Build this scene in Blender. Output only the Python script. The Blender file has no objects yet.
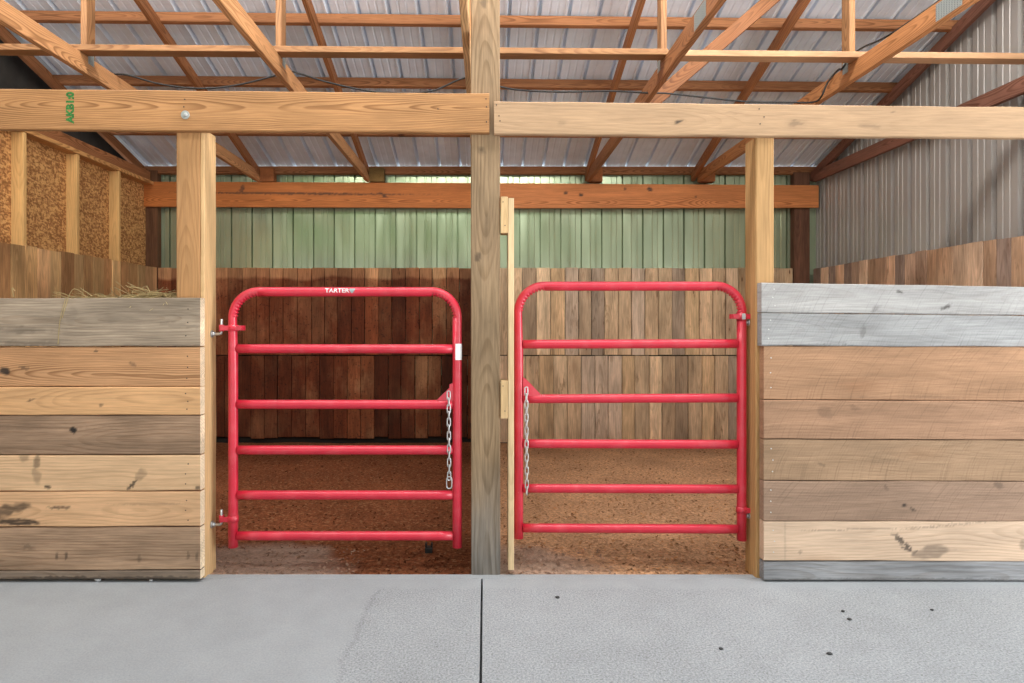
import bpy, bmesh, math, random
from mathutils import Vector, Matrix
from mathutils import noise as mnoise

random.seed(7)
S = bpy.context.scene
COL = S.collection
F, CX, CY, EYE, CAMY = 635.0, 485.0, 322.0, 1.33, -3.3   # survey of the photo: focal (px), vanishing point, eye height

def P(px, py, Y):
    """world point seen at photo position (px,py), Y metres in front of the lens plane"""
    return Vector(((px - CX) * Y / F, Y + CAMY, EYE + (CY - py) * Y / F))

def lin(c):
    return tuple(((v / 255.0) / 12.92 if v <= 10 else (((v / 255.0) + 0.055) / 1.055) ** 2.4) for v in c)

# ------------------------------------------------------------------ object helpers
def tag(o, label=None, cat=None, group=None, kind=None):
    if label: o['label'] = label
    if cat: o['category'] = cat
    if group: o['group'] = group
    if kind: o['kind'] = kind
    return o

def empty(name, loc, label=None, cat=None, group=None, kind=None):
    o = bpy.data.objects.new(name, None)
    o.location = loc
    o.empty_display_size = 0.1
    COL.objects.link(o)
    return tag(o, label, cat, group, kind)

def world_loc(o):
    l = Vector(o.location)
    while o.parent:
        o = o.parent
        l += Vector(o.location)
    return l

class MB:
    """collects polygons in world space; build() links them as one mesh object"""
    def __init__(s):
        s.v, s.f, s.m, s.gc, s.tint, s.st, s.sm = [], [], [], [], [], [], []

    def vert(s, p, gc=(0, 0, 0), tint=(1, 1, 1), st=0.0):
        s.v.append(Vector(p)); s.gc.append(gc); s.tint.append(tint); s.st.append(st)
        return len(s.v) - 1

    def face(s, idx, m=0, smooth=False):
        s.f.append(list(idx)); s.m.append(m); s.sm.append(smooth)

    def plank(s, p00, p10, p11, p01, T, tint=(1, 1, 1), nu=1, nv=1, ch=0.003, jit=0.0, stain=None, m=0, flip=False, endt=None):
        """board: front face p00,p10,p11,p01 (u along the grain, v across), thickness vector T pointing to the back"""
        p00, p10, p11, p01, T = map(Vector, (p00, p10, p11, p01, T))
        L = ((p10 - p00).length + (p11 - p01).length) / 2
        W = ((p01 - p00).length + (p11 - p10).length) / 2
        TH = T.length
        off = (random.uniform(0, 50), random.uniform(-.3, .3) * W, random.uniform(0, 3))
        cv, cw = min(.25, ch / max(W, 1e-4)), min(.25, ch / max(TH, 1e-4))
        sec = [(0, cw), (cv, 0)]
        for k in range(1, nv):
            sec.append((cv + (1 - 2 * cv) * k / nv, 0))
        sec += [(1 - cv, 0), (1, cw), (1, 1 - cw), (1 - cv, 1), (cv, 1), (0, 1 - cw)]
        n = len(sec)
        ph = random.uniform(0, 100)
        ph2 = ph + 37.3
        rows = []
        tf = tint if callable(tint) else None
        cu = ch / max(L, 1e-4)
        us = [cu + (1 - 2 * cu) * k / nu for k in range(nu + 1)]
        for u in us:
            j0 = jit * mnoise.noise((u * L * 4, ph, 0)) / max(W, 1e-4) if jit else 0
            j1 = jit * mnoise.noise((u * L * 4, ph2, 0)) / max(W, 1e-4) if jit else 0
            row = []
            for (v, w) in sec:
                vv = v + j0 * (1 - v) + j1 * v
                p = (p00 * (1 - u) + p10 * u) * (1 - vv) + (p01 * (1 - u) + p11 * u) * vv + T * w
                st = stain(p) if stain else 0.0
                row.append(s.vert(p, (u * L + off[0], (v - .5) * W + off[1], w * TH + off[2]), tf(p) if tf else tint, st))
            rows.append(row)
        def q(a):
            a = list(a)
            return a[::-1] if flip else a
        for i in range(nu):
            for k in range(n):
                k2 = (k + 1) % n
                s.face(q((rows[i][k], rows[i][k2], rows[i + 1][k2], rows[i + 1][k])), m)
        s.face(q(rows[0][::-1]), m)
        if endt:
            rows.append([s.vert(s.v[i], s.gc[i], endt) for i in rows[-1]])
        s.face(q(rows[-1]), m)

    def box(s, lo, hi, tint=(1, 1, 1), axis=0, ch=0.003, m=0, nu=1):
        """axis-aligned board, grain along axis 0/1/2"""
        x0, y0, z0 = lo; x1, y1, z1 = hi
        if axis == 0:
            s.plank((x0, y0, z0), (x1, y0, z0), (x1, y0, z1), (x0, y0, z1), (0, y1 - y0, 0), tint, ch=ch, m=m, nu=nu)
        elif axis == 1:
            s.plank((x0, y0, z0), (x0, y1, z0), (x0, y1, z1), (x0, y0, z1), (x1 - x0, 0, 0), tint, ch=ch, m=m, nu=nu, flip=True)
        else:
            s.plank((x0, y0, z0), (x0, y0, z1), (x1, y0, z1), (x1, y0, z0), (0, y1 - y0, 0), tint, ch=ch, m=m, nu=nu, flip=True)

    def tube(s, pts, r, n=14, m=0, cap=True, rfun=None, closed=False, tint=(1, 1, 1)):
        pts = [Vector(p) for p in pts]
        N = len(pts)
        rings, up = [], None
        for i, p in enumerate(pts):
            a = pts[(i - 1) % N] if (closed or i > 0) else p
            b = pts[(i + 1) % N] if (closed or i < N - 1) else p
            t = (b - a).normalized()
            if up is None:
                up = Vector((0, 1, 0)) if abs(t.y) < .9 else Vector((1, 0, 0))
            up = (up - t * up.dot(t)).normalized()
            sd = t.cross(up)
            ring = []
            for k in range(n):
                an = 2 * math.pi * k / n
                d = up * math.cos(an) + sd * math.sin(an)
                rr = r if rfun is None else rfun(i, d, p, r)
                ring.append(s.vert(p + d * rr, (i * .01, k * .01, 0), tint))
            rings.append(ring)
        last = N if closed else N - 1
        for i in range(last):
            A, B = rings[i], rings[(i + 1) % N]
            for k in range(n):
                s.face((A[k], A[(k + 1) % n], B[(k + 1) % n], B[k]), m, True)
        if cap and not closed:
            s.face(rings[0][::-1], m); s.face(rings[-1], m)

    def disc(s, c, nrm, r, h, n=8, m=0, tint=(1, 1, 1)):
        c, nrm = Vector(c), Vector(nrm).normalized()
        s.tube([c, c + nrm * h], r, n, m, tint=tint)

    def build(s, name, mats, parent=None, recalc=True):
        me = bpy.data.meshes.new(name)
        base = world_loc(parent) if parent else Vector((0, 0, 0))
        me.from_pydata([tuple(v - base) for v in s.v], [], s.f)
        if not isinstance(mats, (list, tuple)): mats = [mats]
        for mt in mats: me.materials.append(mt)
        me.polygons.foreach_set('material_index', s.m)
        me.polygons.foreach_set('use_smooth', s.sm)
        a = me.attributes.new('gc', 'FLOAT_VECTOR', 'POINT')
        a.data.foreach_set('vector', [c for g in s.gc for c in g])
        a = me.attributes.new('tint', 'FLOAT_COLOR', 'POINT')
        a.data.foreach_set('color', [c for g in s.tint for c in (g[0], g[1], g[2], 1.0)])
        a = me.attributes.new('stain', 'FLOAT', 'POINT')
        a.data.foreach_set('value', s.st)
        me.update()
        if recalc:
            bm = bmesh.new(); bm.from_mesh(me)
            bmesh.ops.recalc_face_normals(bm, faces=bm.faces)
            bm.to_mesh(me); bm.free()
        o = bpy.data.objects.new(name, me)
        COL.objects.link(o)
        if parent: o.parent = parent
        return o

# ------------------------------------------------------------------ materials
class NT:
    def __init__(s, name):
        s.mat = bpy.data.materials.new(name)
        s.mat.use_nodes = True
        s.t = s.mat.node_tree
        s.b = s.t.nodes['Principled BSDF']
    def n(s, typ, **kw):
        nd = s.t.nodes.new(typ)
        for k, v in kw.items(): setattr(nd, k, v)
        return nd
    def set(s, sock, v):
        if isinstance(v, bpy.types.NodeSocket): s.t.links.new(v, sock)
        elif isinstance(v, (tuple, list)) and len(v) == 3 and sock.type == 'RGBA': sock.default_value = (*v, 1)
        else: sock.default_value = v
    def math(s, op, a, b=0.0, c=None, clamp=False):
        nd = s.n('ShaderNodeMath', operation=op, use_clamp=clamp)
        s.set(nd.inputs[0], a); s.set(nd.inputs[1], b)
        if c is not None: s.set(nd.inputs[2], c)
        return nd.outputs[0]
    def vmul(s, v, k):
        nd = s.n('ShaderNodeVectorMath', operation='MULTIPLY')
        s.set(nd.inputs[0], v); s.set(nd.inputs[1], k)
        return nd.outputs[0]
    def noise(s, vec, scale=1.0, detail=2.0, rough=.5, dist=0.0):
        nd = s.n('ShaderNodeTexNoise')
        s.set(nd.inputs['Vector'], vec)
        nd.inputs['Scale'].default_value = scale; nd.inputs['Detail'].default_value = detail
        nd.inputs['Roughness'].default_value = rough; nd.inputs['Distortion'].default_value = dist
        return nd.outputs['Fac']
    def voro(s, vec, scale=1.0, out='Distance', rnd=1.0):
        nd = s.n('ShaderNodeTexVoronoi')
        s.set(nd.inputs['Vector'], vec)
        nd.inputs['Scale'].default_value = scale; nd.inputs['Randomness'].default_value = rnd
        return nd.outputs[out]
    def attr(s, name, out='Color'):
        return s.n('ShaderNodeAttribute', attribute_name=name).outputs[out]
    def pos(s):
        return s.n('ShaderNodeNewGeometry').outputs['Position']
    def xyz(s, v):
        nd = s.n('ShaderNodeSeparateXYZ'); s.set(nd.inputs[0], v)
        return nd.outputs
    def comb(s, x, y, z):
        nd = s.n('ShaderNodeCombineXYZ')
        for i, v in enumerate((x, y, z)): s.set(nd.inputs[i], v)
        return nd.outputs[0]
    def ramp(s, f, lo, hi, a=0.0, b=1.0, smooth=True):
        nd = s.n('ShaderNodeMapRange', interpolation_type='SMOOTHSTEP' if smooth else 'LINEAR')
        s.set(nd.inputs[0], f)
        for i, v in enumerate((lo, hi, a, b)): s.set(nd.inputs[i + 1], v)
        return nd.outputs[0]
    def mix(s, f, a, b, mode='MIX'):
        nd = s.n('ShaderNodeMix', data_type='RGBA', blend_type=mode)
        s.set(nd.inputs[0], f); s.set(nd.inputs[6], a); s.set(nd.inputs[7], b)
        return nd.outputs[2]
    def scalecol(s, col, k):
        nd = s.n('ShaderNodeVectorMath', operation='SCALE')
        s.set(nd.inputs[0], col); s.set(nd.inputs[3], k)
        return nd.outputs[0]
    def bump(s, h, strength=.3, dist=.01):
        nd = s.n('ShaderNodeBump')
        nd.inputs['Strength'].default_value = strength; nd.inputs['Distance'].default_value = dist
        s.set(nd.inputs['Height'], h)
        s.set(s.b.inputs['Normal'], nd.outputs[0])
    def out(s, col=None, rough=None, metal=None, spec=None):
        if col is not None: s.set(s.b.inputs['Base Color'], col)
        if rough is not None: s.set(s.b.inputs['Roughness'], rough)
        if metal is not None: s.set(s.b.inputs['Metallic'], metal)
        if spec is not None: s.set(s.b.inputs['Specular IOR Level'], spec)
        return s.mat

def wood(name, ring=.35, fine=.35, blotch=.4, knots=.8, saw=0.0, rough=.75, redstain=False, ringfreq=75, warm=(1, .82, .66), bumps=.25):
    k = NT(name)
    gc = k.attr('gc', 'Vector'); tint = k.attr('tint')
    u, v, w = k.xyz(gc)
    h = k.noise(k.comb(k.math('MULTIPLY', u, .9), k.math('MULTIPLY', v, 1.5), w), 1.0, 1.5)
    hh = k.ramp(h, .3, .72, .0, .10, smooth=False)
    wob = k.noise(k.comb(k.math('MULTIPLY', u, 2.2), k.math('MULTIPLY', v, 9), w), 1.0, 2)
    vv = k.math('ADD', v, k.math('MULTIPLY', k.math('SUBTRACT', wob, .5), .03))
    r = k.math('SQRT', k.math('ADD', k.math('POWER', vv, 2.0), k.math('POWER', hh, 2.0)))
    r = k.math('ADD', r, k.math('MULTIPLY', w, .5))
    ph = k.math('FRACT', k.math('MULTIPLY', r, ringfreq))
    rg = k.math('MULTIPLY', k.math('MULTIPLY', k.ramp(ph, .35, .85), k.ramp(ph, .88, 1, 1, 0)), k.ramp(k.noise(k.comb(k.math('MULTIPLY', u, 1.2), k.math('MULTIPLY', v, 14), w), 1.0, 2), .3, .6, .25, 1))            # late wood: slow rise, quick drop
    fn = k.noise(k.comb(k.math('MULTIPLY', u, 5), k.math('MULTIPLY', v, 105), k.math('MULTIPLY', w, 105)), 1.0, 4, .7)
    bl = k.noise(k.comb(k.math('MULTIPLY', u, 2.0), k.math('MULTIPLY', v, 9), k.math('MULTIPLY', w, 4)), 1.0, 3, .6)
    f = k.math('SUBTRACT', 1.0, k.math('MULTIPLY', rg, ring))
    f = k.math('MULTIPLY', f, k.ramp(fn, .25, .75, 1 - fine * .6, 1 + fine * .5, False))
    f = k.math('MULTIPLY', f, k.ramp(bl, .25, .75, 1 - blotch * .6, 1 + blotch * .5, False))
    height = k.math('ADD', k.math('MULTIPLY', fn, .7), k.math('MULTIPLY', rg, -.4))
    if saw:
        sm = k.math('SINE', k.math('ADD', k.math('MULTIPLY', k.math('SUBTRACT', u, k.math('MULTIPLY', v, .6)), 420),
                                   k.math('MULTIPLY', k.noise(k.comb(u, k.math('MULTIPLY', v, 4), 0), 6.0, 2), 14)))
        sn = k.noise(k.comb(k.math('MULTIPLY', k.math('SUBTRACT', u, k.math('MULTIPLY', k.math('ADD', v, k.math('MULTIPLY', k.math('MULTIPLY', v, v), 2.5)), .6)), 120), k.math('MULTIPLY', v, 4), 0), 1.0, 2)
        sk = k.math('MULTIPLY', k.ramp(sn, .52, .74), saw)
        f = k.math('MULTIPLY', f, k.math('SUBTRACT', 1.0, k.math('MULTIPLY', sk, .5)))
        height = k.math('ADD', height, k.math('MULTIPLY', sm, .25 * saw))
    # slightly redder in the dark late wood
    col = k.mix(k.math('MULTIPLY', rg, min(1, ring * 1.3)), tint, k.mix(1.0, tint, warm, 'MULTIPLY'))
    col = k.scalecol(col, f)
    kd = k.n('ShaderNodeTexVoronoi')
    k.set(kd.inputs['Vector'], k.comb(k.math('MULTIPLY', u, 1.6), k.math('MULTIPLY', v, 5.0), k.math('MULTIPLY', w, .2)))
    kd.inputs['Scale'].default_value = 1.7 if redstain else 1.0
    kcol = k.xyz(kd.outputs['Color'])
    sel = k.math('GREATER_THAN', kcol[0], 1 - .45 * knots)
    kn = k.math('MULTIPLY', k.ramp(k.math('ADD', kd.outputs['Distance'], k.math('MULTIPLY', k.math('SUBTRACT', wob, .5), .06)), .035, .085, 1, 0), sel)
    halo = k.math('MULTIPLY', k.ramp(kd.outputs['Distance'], .06, .3, .3, 0), sel)
    col = k.mix(halo, col, k.mix(1.0, tint, (.55, .36, .24), 'MULTIPLY'))
    col = k.mix(k.math('MULTIPLY', kn, .85), col, k.mix(1.0, tint, (.16, .10, .07), 'MULTIPLY'))
    st = k.attr('stain', 'Fac')
    stn = k.math('MULTIPLY', st, k.ramp(k.noise(k.comb(k.math('MULTIPLY', u, 14), k.math('MULTIPLY', v, 70), 0), 1.0, 3), .2, .55, .6, 1.0))
    col = k.mix(stn, col, (.035, .028, .024))
    if redstain:
        sm = k.noise(k.comb(k.math('MULTIPLY', u, 5), k.math('MULTIPLY', v, 22), w), 1.0, 4, .65)
        sm2 = k.noise(k.comb(k.math('MULTIPLY', u, 1.3), k.math('MULTIPLY', v, 3), w), 1.0, 2)
        smd = k.math('MULTIPLY', k.ramp(sm, .56, .70), k.ramp(sm2, .42, .6))
        col = k.mix(k.math('MULTIPLY', smd, .7), col, k.mix(1.0, tint, (.30, .24, .19), 'MULTIPLY'))
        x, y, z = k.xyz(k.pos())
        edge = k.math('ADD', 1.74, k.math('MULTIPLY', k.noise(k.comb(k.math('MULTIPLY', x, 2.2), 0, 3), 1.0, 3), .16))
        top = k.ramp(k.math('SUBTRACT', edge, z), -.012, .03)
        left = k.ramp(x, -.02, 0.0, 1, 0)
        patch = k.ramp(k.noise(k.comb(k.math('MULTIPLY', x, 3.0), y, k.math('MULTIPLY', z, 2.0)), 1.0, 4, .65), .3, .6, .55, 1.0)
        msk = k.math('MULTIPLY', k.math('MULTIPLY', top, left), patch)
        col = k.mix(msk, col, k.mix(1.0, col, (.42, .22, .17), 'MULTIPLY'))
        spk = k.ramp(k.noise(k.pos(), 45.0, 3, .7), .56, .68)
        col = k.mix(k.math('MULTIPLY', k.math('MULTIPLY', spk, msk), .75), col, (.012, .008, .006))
    k.bump(height, bumps, .004)
    return k.out(col, rough, spec=.25)

M = {}
M['lumber'] = wood('construction_lumber', ring=.40, fine=.38, blotch=.30, knots=.5, rough=.6, ringfreq=120, warm=(.86, .68, .50))
M['pale'] = wood('pale_lumber', ring=.14, fine=.30, blotch=.30, knots=.6, rough=.65, warm=(1, .85, .7))
M['plain'] = wood('plain_lumber', ring=.04, fine=.34, blotch=.26, knots=.3, rough=.65, warm=(1, .85, .7))
M['treated'] = wood('treated_post', ring=.22, fine=.5, blotch=.6, knots=1.0, rough=.8, ringfreq=60, warm=(.9, .78, .62))
M['rough'] = wood('rough_sawn_board', ring=.16, fine=.55, blotch=.65, knots=.6, rough=.85, bumps=.35)
M['sawn'] = wood('sawmill_board', ring=.05, fine=.35, blotch=.42, knots=.35, saw=.40, rough=.9, bumps=.4)
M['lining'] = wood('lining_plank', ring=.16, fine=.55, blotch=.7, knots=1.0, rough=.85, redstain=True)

def metal_sheet(name, base, metal, rough):
    k = NT(name)
    p = k.pos()
    n1 = k.noise(p, 1.3, 3)
    n2 = k.noise(k.vmul(p, (9, 9, 1.5)), 1.0, 3)
    col = k.scalecol(k.mix(0, base, base), k.math('ADD', k.ramp(n1, .3, .7, .86, 1.04, False), k.ramp(n2, .3, .7, -.05, .05, False)))
    k.bump(n1, .02, .03)
    return k.out(col, k.ramp(n2, .3, .7, rough - .04, rough + .08, False), metal, .5)
M['roof'] = metal_sheet('galvalume_roof', (.80, .88, .97), .05, .45)
M['wallmetal'] = metal_sheet('galvalume_wall', (.47, .55, .38), .58, .17)
M['gable'] = metal_sheet('painted_gable_metal', (.38, .35, .325), .1, .4)

def simple(name, col, rough=.5, metal=0.0, var=.12, scale=20, spec=.5, bumps=.05):
    k = NT(name)
    n = k.noise(k.n('ShaderNodeTexCoord').outputs['Object'], scale, 3)
    c = k.scalecol(k.mix(0, col, col), k.ramp(n, .3, .7, 1 - var, 1 + var, False))
    k.bump(n, bumps, .003)
    return k.out(c, rough, metal, spec)
M['zinc'] = simple('zinc_plated_steel', (.55, .56, .56), .38, .85)
M['dark'] = simple('dark_nail', (.05, .04, .035), .6, .3)
M['nail'] = simple('bright_nail', (.6, .6, .58), .4, .6)
M['black'] = simple('black_rubber', (.012, .012, .012), .55)
M['white'] = simple('white_sticker', (.85, .85, .85), .5)
M['ink'] = simple('green_stamp_ink', (.03, .16, .028), .7, var=.6, scale=160)
M['badge'] = simple('grey_teal_badge', (.30, .38, .38), .5)
M['hay'] = simple('dry_hay', lin((168, 148, 102)), .8, var=.4, scale=9)
M['bay_shade'] = simple('painted_bay_shade', (.035, .032, .028), .9, var=.4, scale=6)  # near-black colour stands for shade in the space beyond the gable
M['pebble'] = simple('dark_pebble', (.05, .05, .05), .8)
M['mortar'] = simple('concrete_splash', (.62, .62, .62), .9)

def gate_paint():
    k = NT('red_gate_enamel')
    p = k.n('ShaderNodeTexCoord').outputs['Object']
    n = k.noise(p, 7, 3)
    chips = k.ramp(k.noise(p, 130, 3, .7), .69, .74)
    dust = k.ramp(k.noise(p, 15, 4), .45, .8, 0, .2)
    c = k.scalecol(k.mix(0, (.60, .020, .046), (.7, .02, .04)), k.ramp(n, .3, .7, .9, 1.08, False))
    c = k.mix(dust, c, (.72, .20, .2))
    c = k.mix(k.math('MULTIPLY', chips, .6), c, (.75, .5, .48))
    return k.out(c, .3, 0.0, .55)
M['red'] = gate_paint()

def osb():
    k = NT('strand_board')
    p = k.vmul(k.attr('gc', 'Vector'), (1, 1, 1))
    warp = k.noise(p, 9, 2)
    cols = None
    for (sx, sy, o) in ((34, 80, 0), (76, 36, 5.3), (50, 58, 9.1)):
        nd = k.n('ShaderNodeTexVoronoi')
        u, v, w = k.xyz(p)
        k.set(nd.inputs['Vector'], k.comb(k.math('ADD', k.math('MULTIPLY', u, sx), k.math('MULTIPLY', v, 9)), k.math('ADD', k.math('MULTIPLY', v, sy), k.math('ADD', o, k.math('MULTIPLY', warp, .5))), 0))
        nd.inputs['Scale'].default_value = 1
        x = k.xyz(nd.outputs['Color'])[0]
        cols = x if cols is None else k.math('ADD', cols, k.math('MULTIPLY', k.math('SUBTRACT', x, .5), .8))
    fine = k.noise(p, 120, 3)
    f = k.math('ADD', cols, k.math('MULTIPLY', k.math('SUBTRACT', fine, .5), .6))
    rp = k.n('ShaderNodeValToRGB')
    k.set(rp.inputs[0], f)
    e = rp.color_ramp.elements
    e[0].position, e[0].color = .0, (*lin((146, 100, 58)), 1)
    e[1].position, e[1].color = 1.0, (*lin((220, 172, 110)), 1)
    e.new(.35).color = (*lin((176, 124, 74)), 1)
    e.new(.7).color = (*lin((204, 152, 96)), 1)
    k.bump(f, .3, .002)
    return k.out(rp.outputs[0], .75, spec=.3)
M['osb'] = osb()

def concrete():
    k = NT('broom_finished_concrete')
    p = k.pos()
    x, y, z = k.xyz(p)
    big = k.noise(p, 1.1, 4, .55)
    mid = k.noise(p, 6, 4, .6)
    sp = k.noise(p, 120, 3, .7)
    pit = k.ramp(k.noise(p, 85, 3, .6), .60, .70)
    edge = k.math('ADD', x, k.math('MULTIPLY', k.math('SUBTRACT', k.noise(k.comb(0, k.math('MULTIPLY', y, 3), 1), 1.0, 3), .5), .16))
    smooth = k.ramp(edge, -.60, -.53, 1, 0)
    apron = k.ramp(k.math('ADD', y, k.math('MULTIPLY', k.math('SUBTRACT', mid, .5), .12)), -.16, -.10)
    fin = k.math('MAXIMUM', smooth, apron)
    f = k.math('ADD', k.ramp(big, .3, .7, .90, 1.06, False), k.ramp(mid, .3, .7, -.05, .05, False))
    spk = k.math('MULTIPLY', k.math('SUBTRACT', sp, .5), k.ramp(fin, 0, 1, 2.0, .6, False))
    f = k.math('ADD', f, spk)
    f = k.math('SUBTRACT', f, k.math('MULTIPLY', pit, k.ramp(fin, 0, 1, .40, .06, False)))
    f = k.math('ADD', f, k.math('MULTIPLY', fin, .05))
    seam = k.math('MULTIPLY', k.ramp(k.math('ABSOLUTE', k.math('SUBTRACT', edge, -.545)), 0, .02, 1, 0), k.ramp(y, -.16, -.12, 1, 0))
    f = k.math('SUBTRACT', f, k.math('MULTIPLY', seam, .10))
    c = k.scalecol(k.mix(0, (.315, .332, .345), (.5, .5, .5)), f)
    k.bump(k.math('ADD', sp, k.math('MULTIPLY', pit, -1)), .35, .002)
    return k.out(c, .85, spec=.25)
M['concrete'] = concrete()

def dirt():
    k = NT('stall_dirt')
    p = k.pos()
    x, y, z = k.xyz(p)
    n1 = k.noise(p, 2.0, 4)
    n2 = k.noise(p, 48, 5, .8)
    cell = k.n('ShaderNodeTexVoronoi'); k.set(cell.inputs['Vector'], p); cell.inputs['Scale'].default_value = 70
    cr = k.xyz(cell.outputs['Color'])[0]
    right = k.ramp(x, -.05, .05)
    side_tone = k.mix(right, lin((136, 82, 54)), lin((194, 150, 114)))  # left half darker and redder than the right
    c = k.scalecol(side_tone, k.ramp(n2, .3, .7, .30, 1.65, False))
    c = k.scalecol(c, k.ramp(n1, .3, .7, .8, 1.2, False))
    c = k.mix(k.math('MULTIPLY', k.math('GREATER_THAN', cr, .90), .35), c, lin((190, 145, 105)))
    # dusty corners where the slab edge was swept
    xx = k.math('ADD', x, k.math('MULTIPLY', k.math('SUBTRACT', n1, .5), .5))
    side = k.math('MAXIMUM', k.ramp(xx, -1.0, -.62, 1, 0), k.math('MULTIPLY', k.ramp(xx, .0, .05), k.ramp(xx, .25, .85, 1, 0)))
    sl = k.math('ADD', .20, k.math('MULTIPLY', side, .28))
    frontz = k.ramp(k.math('SUBTRACT', k.math('ADD', y, k.math('MULTIPLY', k.math('SUBTRACT', n1, .5), .2)), sl), -.10, .06, 1, 0)
    dust = k.math('MULTIPLY', side, frontz)
    c = k.mix(k.math('MULTIPLY', dust, .8), c, k.scalecol(k.mix(0, lin((186, 160, 142)), (1, 1, 1)), k.ramp(n2, .25, .75, .6, 1.3, False)))
    k.bump(k.math('ADD', n2, k.math('MULTIPLY', cr, .4)), .8, .012)
    return k.out(c, .95, spec=.1)
M['dirt'] = dirt()
k = NT('wood_chip'); M['chip'] = k.out(k.attr('tint'), .9, spec=.1)
k = NT('galvanised_plate')
pp = k.n('ShaderNodeTexCoord').outputs['Object']
vv = k.voro(k.vmul(pp, (55, 55, 110)), 1.0, 'Distance', 0.0)
k.bump(vv, .6, .003)
M['plate'] = k.out(k.scalecol(k.mix(0, (.34, .38, .37), (1, 1, 1)), k.ramp(vv, .2, .45, .6, 1.1)), .45, .6)

# ------------------------------------------------------------------ the setting
def plank_run(mb, a, b, z0, z1, nrm, width, cols, t=.024, wj=.25, bot=0.0, tops=.008):
    """vertical boards side by side from a to b (xy), facing nrm"""
    a, b, nrm = Vector((*a, 0)), Vector((*b, 0)), Vector((*nrm, 0))
    L = (b - a).length; d = (b - a).normalized()
    s = 0.0
    while s < L - .02:
        w = min(width * random.uniform(1 - wj, 1 + wj), L - s)
        gp = random.uniform(.0012, .0045)
        q0, q1 = a + d * (s + gp), a + d * (s + w - gp)
        o = nrm * random.uniform(-.004, .004)
        zt = z1 + random.uniform(-tops, tops); zb = z0 + random.uniform(0, bot)
        c = random.choice(cols); g = random.uniform(.68, 1.28)
        tint = tuple(min(1, x * g) for x in lin(c))
        mb.plank(q0 + o + Vector((0, 0, zb)), q0 + o + Vector((0, 0, zt)), q1 + o + Vector((0, 0, zt)), q1 + o + Vector((0, 0, zb)),
                 -nrm * t, tint, ch=.0025)
        s += w

def rib_sheet(name, mat, a, b, along, nrm, parent=None, pitch=.2286, depth=.042, phase=0.0, kind='structure', rib=None):
    """ribbed steel sheet: starts at a, runs across to b, ribs lie along vector 'along', inside face towards nrm"""
    a, b, along, nrm = Vector(a), Vector(b), Vector(along), Vector(nrm).normalized()
    L = (b - a).length; d = (b - a).normalized()
    prof = (rib or [(0, 0), (.010, 1), (.026, 1), (.052, 0)]) + [(.098, 0), (.102, .12), (.112, .12), (.118, 0), (.158, 0), (.162, .12), (.172, .12), (.178, 0)]
    pts = []
    s = -phase
    while s < L:
        for (q, hgt) in prof:
            if 0 <= s + q <= L: pts.append((s + q, hgt))
        s += pitch
    if pts[0][0] > 0: pts.insert(0, (0, 0))
    if pts[-1][0] < L: pts.append((L, 0))
    mb = MB()
    th = .0012
    n = len(pts)
    rows = []
    for layer in (0, 1):
        for e in (0, 1):
            rows.append([mb.vert(a + d * q + along * e - nrm * (h * depth + layer * th)) for (q, h) in pts])
    f0, f1, b0, b1 = rows
    for i in range(n - 1):
        mb.face((f0[i], f0[i + 1], f1[i + 1], f1[i]))
        mb.face((b0[i], b1[i], b1[i + 1], b0[i + 1]))
        mb.face((f0[i], b0[i], b0[i + 1], f0[i + 1]))
        mb.face((f1[i], f1[i + 1], b1[i + 1], b1[i]))
    mb.face((f0[0], f1[0], b1[0], b0[0])); mb.face((f0[-1], b0[-1], b1[-1], f1[-1]))
    o = mb.build(name, mat, parent)
    if kind: o['kind'] = kind
    return o

YB = 3.66            # face of the back lining
XL, XR = -3.59, 3.60 # faces of the side linings
RM = .29             # roof pitch
def roof_z(y, a):    # height of a roof layer (a: its height above the eye at the lens plane)
    return EYE + a - RM * (y - CAMY)

# concrete aisle floor, two pours with a saw-cut joint between them
mb = MB()
jx = -.016
for (x0, x1) in ((-5.2, jx - .003), (jx + .003, 5.6)):
    mb.box((x0, -4.4, -.12), (x1, -.005, 0.0), ch=.002)
mb.box((-5.2, -.005, -.12), (5.6, .05, 0.0), ch=.004)
mb.box((-5.2, -4.4, -.16), (5.6, .04, -.118), ch=.002)
tag(mb.build('floor', M['concrete']), 'pale grey concrete aisle floor with a dark saw-cut joint', 'floor', kind='structure')

# dirt inside the stalls
mb = MB()
nx, ny = 110, 56
idx = {}
for i in range(nx + 1):
    for j in range(ny + 1):
        x = XL - .05 + (XR - XL + .1) * i / nx; y = .04 + (YB + .1 - .04) * j / ny
        z = -.012 + .012 * min(1, (y - .04) / .5) + .012 * mnoise.noise((x * 2.2, y * 2.2, 0)) * min(1, (y - .04) / .3) + .006 * mnoise.noise((x * 9, y * 9, 4))
        idx[i, j] = mb.vert((x, y, z))
for i in range(nx):
    for j in range(ny):
        mb.face((idx[i, j], idx[i + 1, j], idx[i + 1, j + 1], idx[i, j + 1]), 0, True)
tag(mb.build('floor_stall', M['dirt'], recalc=False), 'brown dirt floor inside both stalls', 'floor', kind='structure')

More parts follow.
